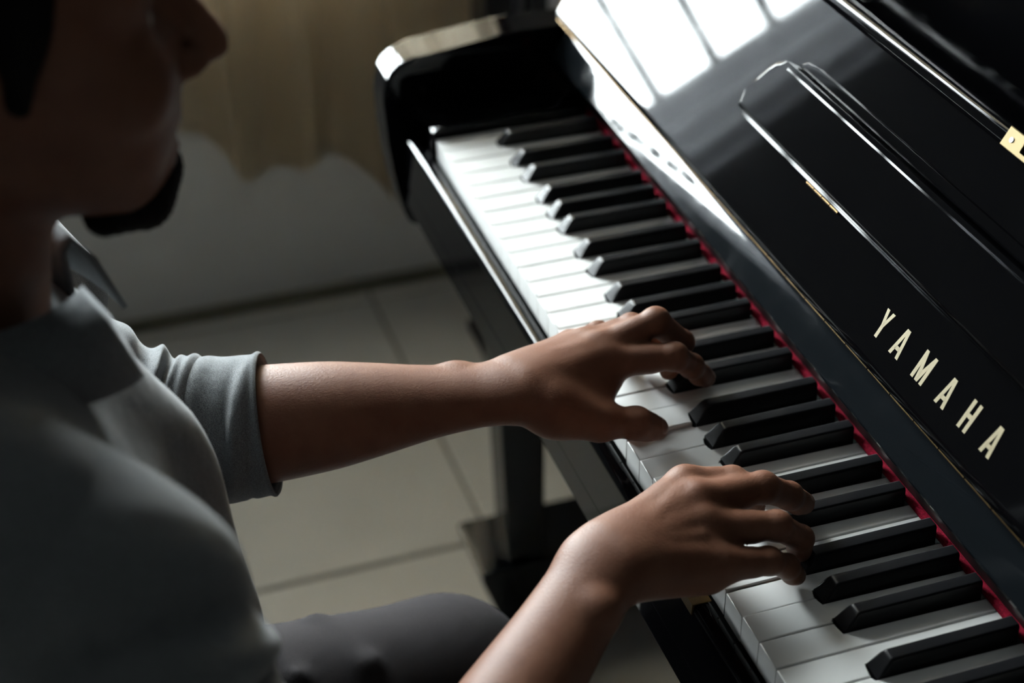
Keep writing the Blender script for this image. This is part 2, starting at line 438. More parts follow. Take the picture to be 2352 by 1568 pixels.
va = [bm.verts.new(lf(FX0, u, w)) for u, w in prof]; vb = [bm.verts.new(lf(FX1, u, w)) for u, w in prof]
fa = bm.faces.new(va); fz = bm.faces.new(vb)
for i in range(len(prof)): bm.faces.new((va[i], va[(i+1) % len(prof)], vb[(i+1) % len(prof)], vb[i]))
bmesh.ops.bevel(bm, geom=list(fa.edges)+list(fz.edges), offset=0.004, segments=3, affect='EDGES', profile=0.5)
fb = from_bm('fallboard', bm, 'lacquer', pn); shade_flatish(fb, 40)
nose = [(0.178, 0.0356), (0.1420, 0.0356), (0.1375, 0.0360), (0.1346, 0.0368), (0.1328, 0.0384), (0.1323, 0.0402), (0.1331, 0.0418), (0.1452, 0.0597), (0.1480, 0.06385), (0.178, 0.06385)]
o = prism('fallboard_nose', nose, 0, FX0, FX1, 'lacquer_worn', fb, 0.002, 2, ang=30)
# brass piano hinge: knuckles along the whole joint
bm = bmesh.new()
x = XL+0.004; hinge_len = 0.030
while x < XR-0.03:
    a, b = Vector((x, 0.1394, 0.0752)), Vector((x+hinge_len-0.0012, 0.1394, 0.0752))
    bmesh.ops.create_cone(bm, cap_ends=True, segments=10, radius1=0.0011, radius2=0.0011, depth=(b-a).length,
                          matrix=Matrix.Translation((a+b)/2) @ (b-a).to_track_quat('Z', 'Y').to_matrix().to_4x4())
    x += hinge_len
o = from_bm('brass_hinge', bm, 'old_brass', fb, smooth=False, label='long brass hinge'); shade_flatish(o, 40)
# rounded lip along the top of the leaf
bm = bmesh.new()
pr = []
for k in range(13):
    a = -math.pi/2+math.pi*k/12
    pr.append((ULIP+0.0006+0.0075*math.sin(a), 0.0005+0.0085*math.cos(a)))
pr += [(ULIP+0.0081, -0.016), (ULIP-0.0069, -0.016)]
va = [bm.verts.new(lf(FX0+0.001, u, w)) for u, w in pr]; vb = [bm.verts.new(lf(FX1-0.001, u, w)) for u, w in pr]
bm.faces.new(va); bm.faces.new(vb)
for i in range(len(pr)): bm.faces.new((va[i], va[(i+1) % len(pr)], vb[(i+1) % len(pr)], vb[i]))
o = from_bm('fallboard_lip', bm, 'lacquer', fb); shade_flatish(o, 40)
# folding music desk lying against the leaf
dl = [leafpx(*q, 0.008) for q in ((1699, 238), (1703, 230), (1722, 203), (1748, 173), (1772, 152), (1790, 141))]
ub, ut = dl[0][1]-0.002, leafpx(2000, 308, 0.008)[1]
dl = [(dl[0][0], ub)]+dl[1:]+[(dl[-1][0]+0.006, ut-0.0012), (dl[-1][0]+0.014, ut)]
do = dl+[(2*XC-x, u) for x, u in reversed(dl)]
bm = bmesh.new(); leaf_prism(bm, do, 0.0006, 0.0115, 0.0050, 5)
md = from_bm('music_desk', bm, 'lacquer', fb); shade_flatish(md, 50)
for uu, ww in ((ub-0.0020, 0.0052), (ub-0.0042, 0.0032)):            # two narrow strips along the lower edge, tilted to mirror the window as bright lines
    bm = bmesh.new(); se = [(uu, 0.0002), (uu, ww), (uu+0.0016, ww-0.0006), (uu+0.0016, 0.0002)]
    va = [bm.verts.new(lf(dl[0][0]+0.001, u, w)) for u, w in se]; vb = [bm.verts.new(lf(2*XC-dl[0][0]-0.001, u, w)) for u, w in se]
    bm.faces.new(va); bm.faces.new(vb)
    for i in range(4): bm.faces.new((va[i], va[(i+1) % 4], vb[(i+1) % 4], vb[i]))
    from_bm('desk_highlight_strip', bm, 'lacquer', md)
bm = bmesh.new(); se = [(ut-0.0050, 0.0110), (ut-0.0050, 0.01205), (ut-0.0016, 0.0108), (ut-0.0010, 0.0090), (ut-0.0010, 0.0060)]  # strip added on the desk's top edge, angled to widen its window highlight
va = [bm.verts.new(lf(dl[-1][0]+0.004, u, w)) for u, w in se]; vb = [bm.verts.new(lf(2*XC-dl[-1][0]-0.004, u, w)) for u, w in se]
bm.faces.new(va); bm.faces.new(vb)
for i in range(5): bm.faces.new((va[i], va[(i+1) % 5], vb[(i+1) % 5], vb[i]))
from_bm('desk_highlight_strip', bm, 'lacquer', md)
bm = bmesh.new(); leaf_prism(bm, [(dl[-1][0]+0.002, ut+0.0006), (dl[-1][0]+0.010, ut+0.0075), (dl[-1][0]+0.024, ut+0.009), (2*XC-dl[-1][0]-0.024, ut+0.009), (2*XC-dl[-1][0]-0.010, ut+0.0075), (2*XC-dl[-1][0]-0.002, ut+0.0006)], 0.0004, 0.0030, 0.001, 2)
o = from_bm('desk_rest_rail', bm, 'lacquer', fb); shade_flatish(o, 50)
hx0 = leafpx(1862, 410)[0]
for hx in (hx0, 2*XC-hx0-0.047):
    for q in range(4):
        a, b = Vector(lf(hx+q*0.0118, ub-0.0062, 0.0008)), Vector(lf(hx+q*0.0118+0.0108, ub-0.0062, 0.0008))
        cyl('desk_hinge', a, b, 0.0011, 'old_brass', fb, 10)
# lettering, inlaid: each letter from straight strokes
UB, UT = leafpx(2112, 884)[1], leafpx(2135, 806)[1]
def stroke(bm, p, q, w):
    p, q = Vector((p[0], p[1])), Vector((q[0], q[1])); d = (q-p).normalized(); n = Vector((-d.y, d.x))*w/2
    leaf_prism(bm, [tuple(p+n), tuple(q+n), tuple(q-n), tuple(p-n)], -0.0006, 0.00022)
def poly(bm, pts): leaf_prism(bm, pts, -0.0006, 0.00022)
def letter(ch, x0, x1):
    bm = bmesh.new(); h = UT-UB; w = x1-x0; sw = 0.0030; c = (x0+x1)/2
    if ch == 'A':
        poly(bm, [(x0, UB), (x0+sw*1.02, UB), (c+0.0001, UT-0.004), (c, UT), (c-sw*0.66, UT)])
        poly(bm, [(x1, UB), (x1-sw*1.02, UB), (c-0.0001, UT-0.004), (c, UT), (c+sw*0.66, UT)])
        poly(bm, [(x0+0.0030, UB+h*0.22), (x1-0.0030, UB+h*0.22), (x1-0.0036, UB+h*0.36), (x0+0.0036, UB+h*0.36)])
    elif ch == 'Y':
        u = UB+h*0.43
        poly(bm, [(c-sw/2, UB), (c+sw/2, UB), (c+sw/2, u), (c-sw/2, u)])
        poly(bm, [(c-sw/2, u), (c+0.0003, u), (c+0.0003, u+0.0030), (x0+sw*1.0, UT), (x0, UT)])
        poly(bm, [(c+sw/2, u), (c-0.0003, u), (c-0.0003, u+0.0030), (x1-sw*1.0, UT), (x1, UT)])
    elif ch == 'M':
        poly(bm, [(x0, UB), (x0+sw, UB), (x0+sw, UT), (x0, UT)]); poly(bm, [(x1, UB), (x1-sw, UB), (x1-sw, UT), (x1, UT)])
        poly(bm, [(x0+sw*0.95, UT), (x0+sw*0.95, UT-0.0085), (c-0.0016, UB), (c+0.0002, UB), (c+0.0002, UB+0.0075)])
        poly(bm, [(x1-sw*0.95, UT), (x1-sw*0.95, UT-0.0085), (c+0.0016, UB), (c-0.0002, UB), (c-0.0002, UB+0.0075)])
    elif ch == 'H':
        poly(bm, [(x0, UB), (x0+sw, UB), (x0+sw, UT), (x0, UT)]); poly(bm, [(x1, UB), (x1-sw, UB), (x1-sw, UT), (x1, UT)])
        poly(bm, [(x0+sw*0.95, UB+h*0.42), (x1-sw*0.95, UB+h*0.42), (x1-sw*0.95, UB+h*0.57), (x0+sw*0.95, UB+h*0.57)])
    from_bm('letter_'+ch.lower(), bm, 'letter', fb, label='pale gold letter '+ch)
zz7 = lambda x, y: leafpx(1652+x/2.613, 500+y/2.613)[0]
for ch, q0, q1 in (('Y', (1012, 545), (1058, 592)), ('A', (1013, 800), (1065, 860)), ('M', (1143, 945), (1210, 1010)), ('A', (1283, 1100), (1340, 1158)), ('H', (1417, 1252), (1470, 1300)), ('A', (1550, 1395), (1610, 1458))):
    letter(ch, zz7(*q0), zz7(*q1))
# brass catch plate on the lip
cx0, cu0 = leafpx(2297, 330, 0.0095); cu1 = leafpx(2330, 293, 0.0095)[1]; cx2, cu2 = leafpx(2341, 352, 0.0095)
bm = bmesh.new(); leaf_prism(bm, [(cx0, cu0), (cx0, cu1), (cx2, cu1), (cx2, cu2), (cx2+0.05, cu2), (cx2+0.05, cu1), (2*cx2+0.05-cx0, cu1), (2*cx2+0.05-cx0, cu0)], 0.0090, 0.0104, 0.0004, 1)
cp = from_bm('catch_plate', bm, 'brass_plate', fb, label='brass catch plate'); shade_flatish(cp, 40)
sx0, su0 = leafpx(2325, 322, 0.0100)
for sx in (sx0, 2*cx2+0.05-sx0):
    cyl('screw', Vector(lf(sx, su0, 0.0102)), Vector(lf(sx, su0, 0.0109)), 0.0017, 'steel', fb, 12)
# upper case
ytop = 0.31
box('upper_panel', (-0.088, ytop, 0.03), (2*XC+0.088, ytop+0.02, 0.475), 'lacquer', pn, 0.002)
for xa, xb in ((-0.135, -0.0895), (2*XC+0.0895, 2*XC+0.135)):
    prism('case_side', [(0.292, FZ+0.05), (0.292, 0.475), (0.56, 0.475), (0.56, FZ+0.05)], 0, xa, xb, 'lacquer', pn, 0.003)
box('lid', (-0.15, 0.270, 0.477), (2*XC+0.15, 0.58, 0.502), 'lacquer', pn, 0.006, 3)
box('lower_panel', (-0.088, 0.285, FZ+0.12), (2*XC+0.088, 0.303, -0.098), 'lacquer', pn, 0.002)
box('plinth', (-0.088, 0.270, FZ+0.02), (2*XC+0.088, 0.303, FZ+0.118), 'lacquer', pn, 0.002)
box('back_board', (-0.088, 0.54, FZ+0.05), (2*XC+0.088, 0.56, 0.475), 'key_wood', pn)
for xa, xb in ((-0.094, -0.030), (2*XC+0.030, 2*XC+0.094)):
    prism('leg', [(0.062, -0.1125), (0.124, -0.1125), (0.124, -0.586), (0.080, -0.586)], 0, xa+0.008, xb-0.008, 'lacquer', pn, 0.004, 2)
    tb = prism('toe_block', [(0.044, -0.585), (0.050, -0.583), (0.56, -0.583), (0.56, -0.685), (0.085, -0.685), (0.072, -0.676), (0.046, -0.60)], 0, xa-0.034, xb, 'lacquer', pn, 0.004, 2)
    for yy in (0.115, 0.50):
        cyl('caster', (xa-0.002, yy, FZ+0.018), (xb-0.028, yy, FZ+0.018), 0.018, 'steel', pn)
for q in (-0.075, 0.0, 0.075):
    prism('pedal', [(0.28, FZ+0.045), (0.28, FZ+0.055), (0.205, FZ+0.062), (0.175, FZ+0.056), (0.175, FZ+0.046), (0.205, FZ+0.05)], 0, XC+q-0.018, XC+q+0.018, 'brass', pn, 0.002)

# ------------------------------------------------------------------ bench
bn = thing('piano_bench', 'black padded piano bench under the seated person', 'bench', (0.565, -0.60, FZ))
box('seat', (0.28, -0.78, -0.315), (0.85, -0.42, -0.262), 'bench', bn, 0.018, 3)
box('apron', (0.30, -0.76, -0.36), (0.83, -0.44, -0.316), 'lacquer', bn, 0.003)
for x in (0.32, 0.81):
    for y in (-0.74, -0.46):
        box('leg', (x-0.022, y-0.022, FZ), (x+0.022, y+0.022, -0.361), 'lacquer', bn, 0.004)

# ------------------------------------------------------------------ the man at the piano
# organic shapes: tapered limbs blended on a grid, then meshed
class Blob:
    def __init__(self, lo, hi, h):
        self.lo = np.array(lo, float); self.h = h
        self.n = np.ceil((np.array(hi)-self.lo)/h).astype(int)+1
        self.D = np.full(self.n, 1.0, np.float32)
    def _box(self, lo, hi):
        a = np.maximum(np.floor((lo-self.lo)/self.h).astype(int), 0); b = np.minimum(np.ceil((hi-self.lo)/self.h).astype(int)+1, self.n)
        if np.any(b <= a): return None, None
        sl = tuple(slice(a[i], b[i]) for i in range(3))
        ax = [(self.lo[i]+self.h*np.arange(a[i], b[i])).astype(np.float32) for i in range(3)]
        return sl, np.meshgrid(*ax, indexing='ij', sparse=True)
    def _put(self, sl, d, k, sub=False):
        o = self.D[sl]
        if sub: d = -d; h = np.clip(0.5-0.5*(o-d)/k, 0, 1); self.D[sl] = o+(d-o)*h+k*h*(1-h); return
        h = np.clip(0.5+0.5*(o-d)/k, 0, 1); self.D[sl] = o+(d-o)*h-k*h*(1-h)
    def limb(self, a, b, ra, rb, k=0.004, n=None, f=1.0, sub=False):
        """tapered capsule; n, f: flatten by factor f along direction n"""
        a = np.asarray(a, float); b = np.asarray(b, float); R = max(ra, rb)+max(k*1.5, 0.004)
        sl, g = self._box(np.minimum(a, b)-R, np.maximum(a, b)+R)
        if sl is None: return
        ab = b-a; L = float(ab@ab)+1e-12
        x, y, z = g[0]-a[0], g[1]-a[1], g[2]-a[2]
        t = np.clip((x*ab[0]+y*ab[1]+z*ab[2])/L, 0, 1)
        vx, vy, vz = x-t*ab[0], y-t*ab[1], z-t*ab[2]
        q = vx*vx+vy*vy+vz*vz
        if n is not None and f != 1.0:
            vn = vx*n[0]+vy*n[1]+vz*n[2]; q = q+vn*vn*(f*f-1)
        self._put(sl, np.sqrt(q)-(ra+(rb-ra)*t), k, sub)
    def taper(self, a, b, st, n, k=0.008):
        """one long limb: stations (distance from a, radius, flattening along n), smoothly interpolated"""
        a = np.asarray(a, float); b = np.asarray(b, float); st = np.array(st); R = st[:, 1].max()+k*1.5
        sl, g = self._box(np.minimum(a, b)-R, np.maximum(a, b)+R)
        ab = b-a; L = np.linalg.norm(ab); ab = ab/L
        s = np.linspace(0, L, 200); rr = np.interp(s, st[:, 0], st[:, 1]); ff = np.interp(s, st[:, 0], st[:, 2])
        ker = np.hanning(41); ker /= ker.sum()
        rr = np.convolve(np.pad(rr, 20, mode='edge'), ker, 'valid'); ff = np.convolve(np.pad(ff, 20, mode='edge'), ker, 'valid')
        x, y, z = g[0]-a[0], g[1]-a[1], g[2]-a[2]
        t = np.clip(x*ab[0]+y*ab[1]+z*ab[2], 0, L)
        vx, vy, vz = x-t*ab[0], y-t*ab[1], z-t*ab[2]
        f = np.interp(t, s, ff); vn = vx*n[0]+vy*n[1]+vz*n[2]
        q = vx*vx+vy*vy+vz*vz+vn*vn*(f*f-1)
        self._put(sl, (np.sqrt(q)-np.interp(t, s, rr)).astype(np.float32), k)
    def ell(self, c, r, k=0.004, R=None, sub=False):
        c = np.asarray(c, float); r = np.asarray(r, float); m = r.max()+max(1.5*k, 0.004)
        sl, g = self._box(c-m, c+m)
        if sl is None: return
        p = [g[0]-c[0], g[1]-c[1], g[2]-c[2]]
        if R is not None: p = [R[i][0]*p[0]+R[i][1]*p[1]+R[i][2]*p[2] for i in range(3)]
        q = np.sqrt((p[0]/r[0])**2+(p[1]/r[1])**2+(p[2]/r[2])**2)
        self._put(sl, (q-1)*r.min()*np.clip(0.6+0.4*q, 0.6, 1.4), k, sub)
    def mesh(self):
        D, h = self.D, self.h
        s = (D < 0); c = np.zeros(np.array(D.shape)-1, np.int8)
        for i in (0, 1):
            for j in (0, 1):
                for k in (0, 1): c += s[i:s.shape[0]-1+i, j:s.shape[1]-1+j, k:s.shape[2]-1+k]
        act = (c > 0) & (c < 8); I = np.argwhere(act); idx = np.full(act.shape, -1, np.int64); idx[tuple(I.T)] = np.arange(len(I))
        acc = np.zeros((len(I), 3)); cnt = np.zeros(len(I))
        cor = {(i, j, k): D[I[:, 0]+i, I[:, 1]+j, I[:, 2]+k] for i in (0, 1) for j in (0, 1) for k in (0, 1)}
        for ax in range(3):
            for u in (0, 1):
                for v in (0, 1):
                    p = [0, 0, 0]; o = [q for q in range(3) if q != ax]; p[o[0]], p[o[1]] = u, v
                    p1 = list(p); p1[ax] = 1
                    d0, d1 = cor[tuple(p)], cor[tuple(p1)]; m = (d0 < 0) != (d1 < 0)
                    t = np.where(m, d0/np.where(m, d0-d1, 1), 0)
                    e = np.zeros((len(I), 3)); e[:, o[0]] = u; e[:, o[1]] = v; e[:, ax] = t
                    acc[m] += e[m]; cnt += m
        V = self.lo+self.h*(I+acc/cnt[:, None])
        F = []
        for ax in range(3):
            o = [(ax+1) % 3, (ax+2) % 3]
            a = [slice(None)]*3; b = [slice(None)]*3; a[ax] = slice(0, -1); b[ax] = slice(1, None)
            m = s[tuple(a)] != s[tuple(b)]
            E = np.argwhere(m); E = E[(E[:, o[0]] > 0) & (E[:, o[1]] > 0) & (E[:, o[0]] < D.shape[o[0]]-1) & (E[:, o[1]] < D.shape[o[1]]-1)]
            q = []
            for du, dv in ((-1, -1), (0, -1), (0, 0), (-1, 0)):
                P = E.copy(); P[:, o[0]] += du; P[:, o[1]] += dv; q.append(idx[tuple(P.T)])
            q = np.stack(q, 1); inside = s[tuple(E.T)]
            q[~inside] = q[~inside][:, ::-1]
            F.append(q)
        return V, np.concatenate(F)

def smooth_verts(V, F, it=2, lam=0.5):
    e = np.concatenate([F[:, [0, 1]], F[:, [1, 2]], F[:, [2, 3]], F[:, [3, 0]]]); n = len(V)
    for _ in range(it):
        A = np.zeros((n, 3)); c = np.zeros(n)
        for a, b in ((0, 1), (1, 0)):
            for d in range(3): A[:, d] += np.bincount(e[:, a], V[e[:, b], d], n)
            c += np.bincount(e[:, a], minlength=n)
        V = V+lam*(A/np.maximum(c, 1)[:, None]-V)
    return V

def np_mesh(name, parts):
    me = bpy.data.meshes.new(name); V = []; F = []; off = 0
    for v, f in parts: V.append(v); F.append(f+off); off += len(v)
    V = np.concatenate(V); F = np.concatenate(F)
    me.vertices.add(len(V)); me.vertices.foreach_set('co', V.astype(np.float32).ravel())
    me.loops.add(F.size); me.loops.foreach_set('vertex_index', F.astype(np.int32).ravel())
    me.polygons.add(len(F)); me.polygons.foreach_set('loop_start', np.arange(len(F), dtype=np.int32)*4)
    me.update(calc_edges=True); me.validate()
    return me

A = lambda *v: np.array(v, float)
lerp = lambda a, b, t: a+(b-a)*t
unit = lambda v: v/np.linalg.norm(v)

# --- finger joints, read from the photograph: pixel and height above the key tops
LH = dict(
    index=[at(1402, 826, .044), at(1548, 818, .0475), at(1588, 840, .031), at(1621, 868, .0125)],
    middle=[at(1376, 800, .047), at(1506, 738, .062), at(1566, 786, .037), at(1536, 850, .0105)],
    ring=[at(1344, 792, .043), at(1450, 750, .051), at(1505, 800, .026), at(1490, 832, .009)],
    pinky=[at(1308, 796, .036), at(1374, 764, .037), at(1415, 795, .016), at(1428, 812, .007)],
    thumb=[at(1262, 935, .034), at(1378, 968, .0225), at(1462, 972, .0175), at(1509, 983, .0075)],
    wrist=at(1165, 898, .040), elbow=A(.380, -.335, .013), up=A(-.10, 0.10, 1.0), side=1)
RH = dict(
    index=[at(1574, 1113, .052), at(1682, 1106, .050), at(1722, 1142, .026), at(1733, 1165, .011)],
    middle=[at(1604, 1150, .055), at(1752, 1119, .050), at(1812, 1138, .034), at(1846, 1156, .0185)],
    ring=[at(1620, 1208, .049), at(1784, 1207, .043), at(1838, 1236, .024), at(1838, 1266, .0105)],
    pinky=[at(1660, 1294, .038), at(1766, 1288, .032), at(1808, 1300, .020), at(1829, 1322, .0065)],
    thumb=[A(.618, -.062, .030), A(.588, -.034, .022), A(.570, -.008, .018), A(.563, .014, .0085)],
    wrist=at(1385, 1300, .046), elbow=A(.800, -.285, -.022), up=A(0.05, 0.0, 1.0), side=-1, thin=.55)
FR = dict(index=(.0112, .0098, .0085, .0070), middle=(.0114, .0100, .0087, .0072), ring=(.0108, .0094, .0082, .0068),
          pinky=(.0098, .0083, .0073, .0060), thumb=(.0130, .0118, .0108, .0084))

nails = []
def hand(B, H):
    W = H['wrist']; up = unit(H['up'])
    fwd = unit(H['middle'][0]-W); rad = unit(np.cross(fwd, up))*H['side']      # towards the thumb
    dors = unit(np.cross(rad, fwd))*H['side']; dors = dors if dors[2] > 0 else -dors
    order = ('index', 'middle', 'ring', 'pinky')
    # forearm: two bones' worth of flesh, flattened at the wrist, round below the elbow
    E = H['elbow']; ax = unit(E-W); L = np.linalg.norm(E-W)
    st = [(0.0, .0265, 1.50), (.022, .0272, 1.42), (.05, .0290, 1.30), (.085, .0345, 1.17), (.12, .0395, 1.09), (.16, .0415, 1.04), (.21, .0430, 1.0), (L, .0415, 1.0)]
    nn = unit(dors-(dors@ax)*ax)
    st = [(a_, W_+(r_-W_)*H.get('thin', 1), f_) for a_, r_, f_ in st for W_ in (.0265,)]
    B.taper(W, E, st, nn, .010)
    # ulna head, the bump on the little-finger side of the wrist
    B.ell(W+ax*.026-rad*.0170+nn*.0072, (.0100, .0100, .0090), .012)
    # carpus and metacarpals
    Cs = {'index': W+fwd*.012+rad*.0125, 'middle': W+fwd*.014+rad*.004, 'ring': W+fwd*.013-rad*.0045, 'pinky': W+fwd*.010-rad*.0130}
    B.limb(W, W+fwd*.020, .0260, .0265, .010, dors, 1.52)
    for f in order:
        m = H[f][0]; r = FR[f][0]
        B.limb(Cs[f], m-dors*.0015, .0125, r, .010)
        B.limb(Cs[f]-dors*.0075+fwd*.006, lerp(Cs[f], m, .86)-dors*.0085, .0115, r*.98, .010)
        B.ell(m+dors*.0004, (r*1.0, r*1.0, r*.98), .007)
        # extensor tendon
        B.limb(lerp(Cs[f], m, .35)+dors*.0088, m+dors*(r*.72), .0022, .0028, .007)
    # flesh of the palm on the little finger side
    B.limb(Cs['pinky']-dors*.006-rad*.002, lerp(Cs['pinky'], H['pinky'][0], .8)-dors*.008, .0125, .0105, .010)
    # thumb: ball, web, bones
    c, mcp, ip, tip = H['thumb']
    B.limb(lerp(W, c, .55), c, .0165, .0160, .012)
    B.limb(c, mcp, .0165, .0132, .010)
    B.limb(lerp(c, mcp, .15)-dors*.004, lerp(W+fwd*.05, H['index'][0], .35)-dors*.008, .0150, .0120, .014)
    B.limb(lerp(c, mcp, .60), lerp(Cs['index'], H['index'][0], .80)-dors*.008, .0085, .0085, .014)
    B.limb(lerp(c, mcp, .92), lerp(Cs['index'], H['index'][0], .98)-dors*.010, .0045, .0060, .016)
    td = A(.55*H['side'], -.10, .80); td = unit(td-(td@unit(tip-ip))*unit(tip-ip))
    B.limb(mcp, ip, .0122, .0104, .006); B.ell(ip, (.0112, .0112, .0112), .004)
    B.limb(ip, tip, .0106, .0086, .005, td, 1.14); B.ell(lerp(ip, tip, .55)-td*.002, (.0098, .0098, .0098), .005)
    nails.append((ip, tip, td, .0078, .0135))
    for f in order:
        m, p, d, t = H[f]; r = FR[f]
        B.limb(m, p, r[0]*.93, r[1]*.97, .006)
        B.limb(lerp(m, p, .2)-dors*.002, lerp(m, p, .62)-dors*.002, r[0]*.84, r[1]*.90, .006)   # soft underside
        B.ell(p, (r[1]*1.03,)*3, .003)
        B.limb(p, d, r[1]*.96, r[2]*.99, .003); B.ell(d, (r[2]*1.01,)*3, .003)
        B.limb(d, t, r[2]*.98, r[3], .003)
        pd = unit(np.cross(unit(t-d), rad)); pd = pd if pd@unit(p-(m+t)/2+dors*.01) > 0 else -pd
        B.ell(lerp(d, t, .62)-pd*.0014, (r[3]*1.08,)*3, .004)
        nails.append((d, t, pd, r[3], r[3]*1.5))
        # web between neighbours is left to the blending
    # flesh filling the valleys between the metacarpals and the webs between the fingers
    for f, g in zip(order[:-1], order[1:]):
        c0, c1 = lerp(Cs[f], Cs[g], .5), lerp(H[f][0], H[g][0], .5)
        B.limb(c0+dors*.002, lerp(c0, c1, .90)-dors*.0005, .0112, .0098, .010)
        B.limb(lerp(c0, c1, .90)-dors*.004, c1-dors*.004+unit(H[f][1]-H[f][0])*.006, .0080, .0050, .010)
    return rad, dors, fwd

def vein(B, pts, r=.0016, k=.006):
    for a, b in zip(pts[:-1], pts[1:]): B.limb(a, b, r, r, k)

parts = []
for H in (LH, RH):
    allp = [H['wrist'], H['elbow']]+[q for f in FR for q in H[f]]
    P = np.array(allp); B = Blob(P.min(0)-.055, P.max(0)+.055, .0012)
    rad, dors, fwd = hand(B, H)
    W = H['wrist']
    # veins running over the back of the hand
    mid = lambda f, g, t: lerp(W, lerp(H[f][0], H[g][0], .5), t)+dors*(.0118-.002*t)
    vein(B, [mid('middle', 'ring', .25)-rad*.006, mid('middle', 'ring', .55)+rad*.003, mid('index', 'middle', .85)])
    vein(B, [mid('ring', 'pinky', .22)+rad*.004, mid('ring', 'pinky', .6), mid('ring', 'pinky', .88)])
    V, F = B.mesh(); V = smooth_verts(V, F, 1, .45)
    parts.append((V, F))

# --- head, neck, trunk, upper arms, legs (skin surface under the clothes)
HX = .565
B = Blob((.26, -.66, -.76), (.92, .02, .56), .0042)
hc = A(HX, -.385, .415)
Rh = np.array([[1, 0, 0], [0, math.cos(.10), math.sin(.10)], [0, -math.sin(.10), math.cos(.10)]])
def hp(x, y, z): return A(HX+x, y, z)
B.ell(hp(0, -.388, .432), (.073, .092, .083), .01)                     # cranium
B.ell(hp(0, -.345, .398), (.066, .062, .080), .02)                     # face block
B.ell(hp(0, -.327, .352), (.047, .036, .040), .02)                     # mouth region
B.limb(hp(0, -.338, .334), hp(0, -.313, .316), .026, .0165, .014)      # chin
for sx in (-1, 1):
    B.limb(hp(sx*.058, -.392, .370), hp(sx*.020, -.324, .322), .014, .013, .018)   # jaw line
    B.ell(hp(sx*.042, -.312, .380), (.022, .018, .016), .016)          # cheekbone
    B.limb(hp(sx*.012, -.296, .432), hp(sx*.050, -.312, .430), .0085, .0085, .012)  # brow
    B.ell(hp(sx*.031, -.287, .410), (.015, .012, .011), .010, sub=True)            # eye socket
    B.limb(hp(sx*.077, -.392, .392), hp(sx*.083, -.400, .418), .010, .012, .006)    # ear
    B.ell(hp(sx*.086, -.392, .406), (.006, .009, .014), .004, sub=True)
    B.ell(hp(sx*.0115, -.281, .3745), (.0080, .0095, .0072), .005)     # nostril wing
B.limb(hp(0, -.292, .420), hp(0, -.2705, .3840), .0080, .0095, .007)    # nose
B.ell(hp(0, -.2690, .3785), (.0100, .0105, .0088), .004)
B.limb(hp(0, -.2945, .362), hp(0, -.2950, .352), .009, .007, .006)      # upper lip area
B.limb(hp(-.018, -.300, .3455), hp(.018, -.300, .3455), .0045, .0045, .006); B.limb(hp(-.008, -.2925, .3470), hp(.008, -.2925, .3470), .0062, .0062, .003)
B.limb(hp(-.012, -.2965, .3315), hp(.012, -.2965, .3315), .0062, .0062, .003)
B.limb(hp(-.020, -.2900, .3392), hp(.020, -.2900, .3392), .0022, .0022, .002, sub=True)
B.ell(hp(0, -.304, .3165), (.016, .0125, .0125), .006)
B.limb(hp(0, -.405, .34), hp(0, -.425, .235), .055, .057, .02)         # neck
# trunk
B.limb(hp(-.160, -.438, .190), hp(.165, -.428, .205), .045, .045, .03)
B.ell(hp(0, -.438, .085), (.160, .105, .125), .04)
B.ell(hp(0, -.450, -.07), (.145, .105, .15), .05)
B.ell(hp(0, -.520, -.15), (.165, .125, .09), .05)
SL, SR = A(.382, -.430, .195), A(.752, -.412, .232)
for S, H in ((SL, LH), (SR, RH)):
    B.limb(S, H['elbow'], .050, .042, .03)
    B.limb(H['elbow'], lerp(H['elbow'], H['wrist'], .12), .040, .038, .02)
for hx, kx, ky in ((.485, .455, -.135), (.655, .690, -.150)):
    B.limb(A(hx, -.50, -.172), A(kx, ky, -.210), .075, .052, .03)
    B.limb(A(kx, ky, -.210), A(kx, ky+.03, -.64), .050, .034, .02)
    B.limb(A(kx, ky+.02, -.665), A(kx, ky+.16, -.690), .032, .026, .02)
V, F = B.mesh(); V = smooth_verts(V, F, 2, .5)
parts.append((V, F))
man = thing('person', 'person in grey rolled-sleeve shirt and charcoal trousers playing the piano keys', 'person', (HX, -.50, FZ))
body = link('body', np_mesh('body', parts), 'skin', man, smooth=True)

# fingernails: small curved plates on the finger ends
def nail(d, t, up, r, ln):
    axn = unit(t-d); up = unit(up-(up@axn)*axn); sd = np.cross(axn, up)
    V = []; F = []; nu, nv = 8, 8
    for j in range(nv+1):
        v = j/nv; s = -1.15*r+1.75*r*v
        rr = (r+max(0, -s)*.06)*1.012 if s < 0 else math.sqrt(r*r-s*s)*1.02
        wmax = math.radians(46)*(1-.35*(2*v-1)**6)
        for i in range(nu+1):
            a = (2*i/nu-1)*wmax
            V.append(t+axn*s+rr*(up*math.cos(a)+sd*math.sin(a)))
    for j in range(nv):
        for i in range(nu):
            q = j*(nu+1)+i; F.append((q, q+1, q+nu+2, q+nu+1))
    return np.array(V), np.array(F)
for (d, t, up, r, ln) in nails:
    o = link('fingernail', np_mesh('fingernail', [nail(d, t, up, r, ln)]), 'nail', man, smooth=True)
    s_ = o.modifiers.new('thickness', 'SOLIDIFY'); s_.thickness = 0.0005; s_.offset = 0

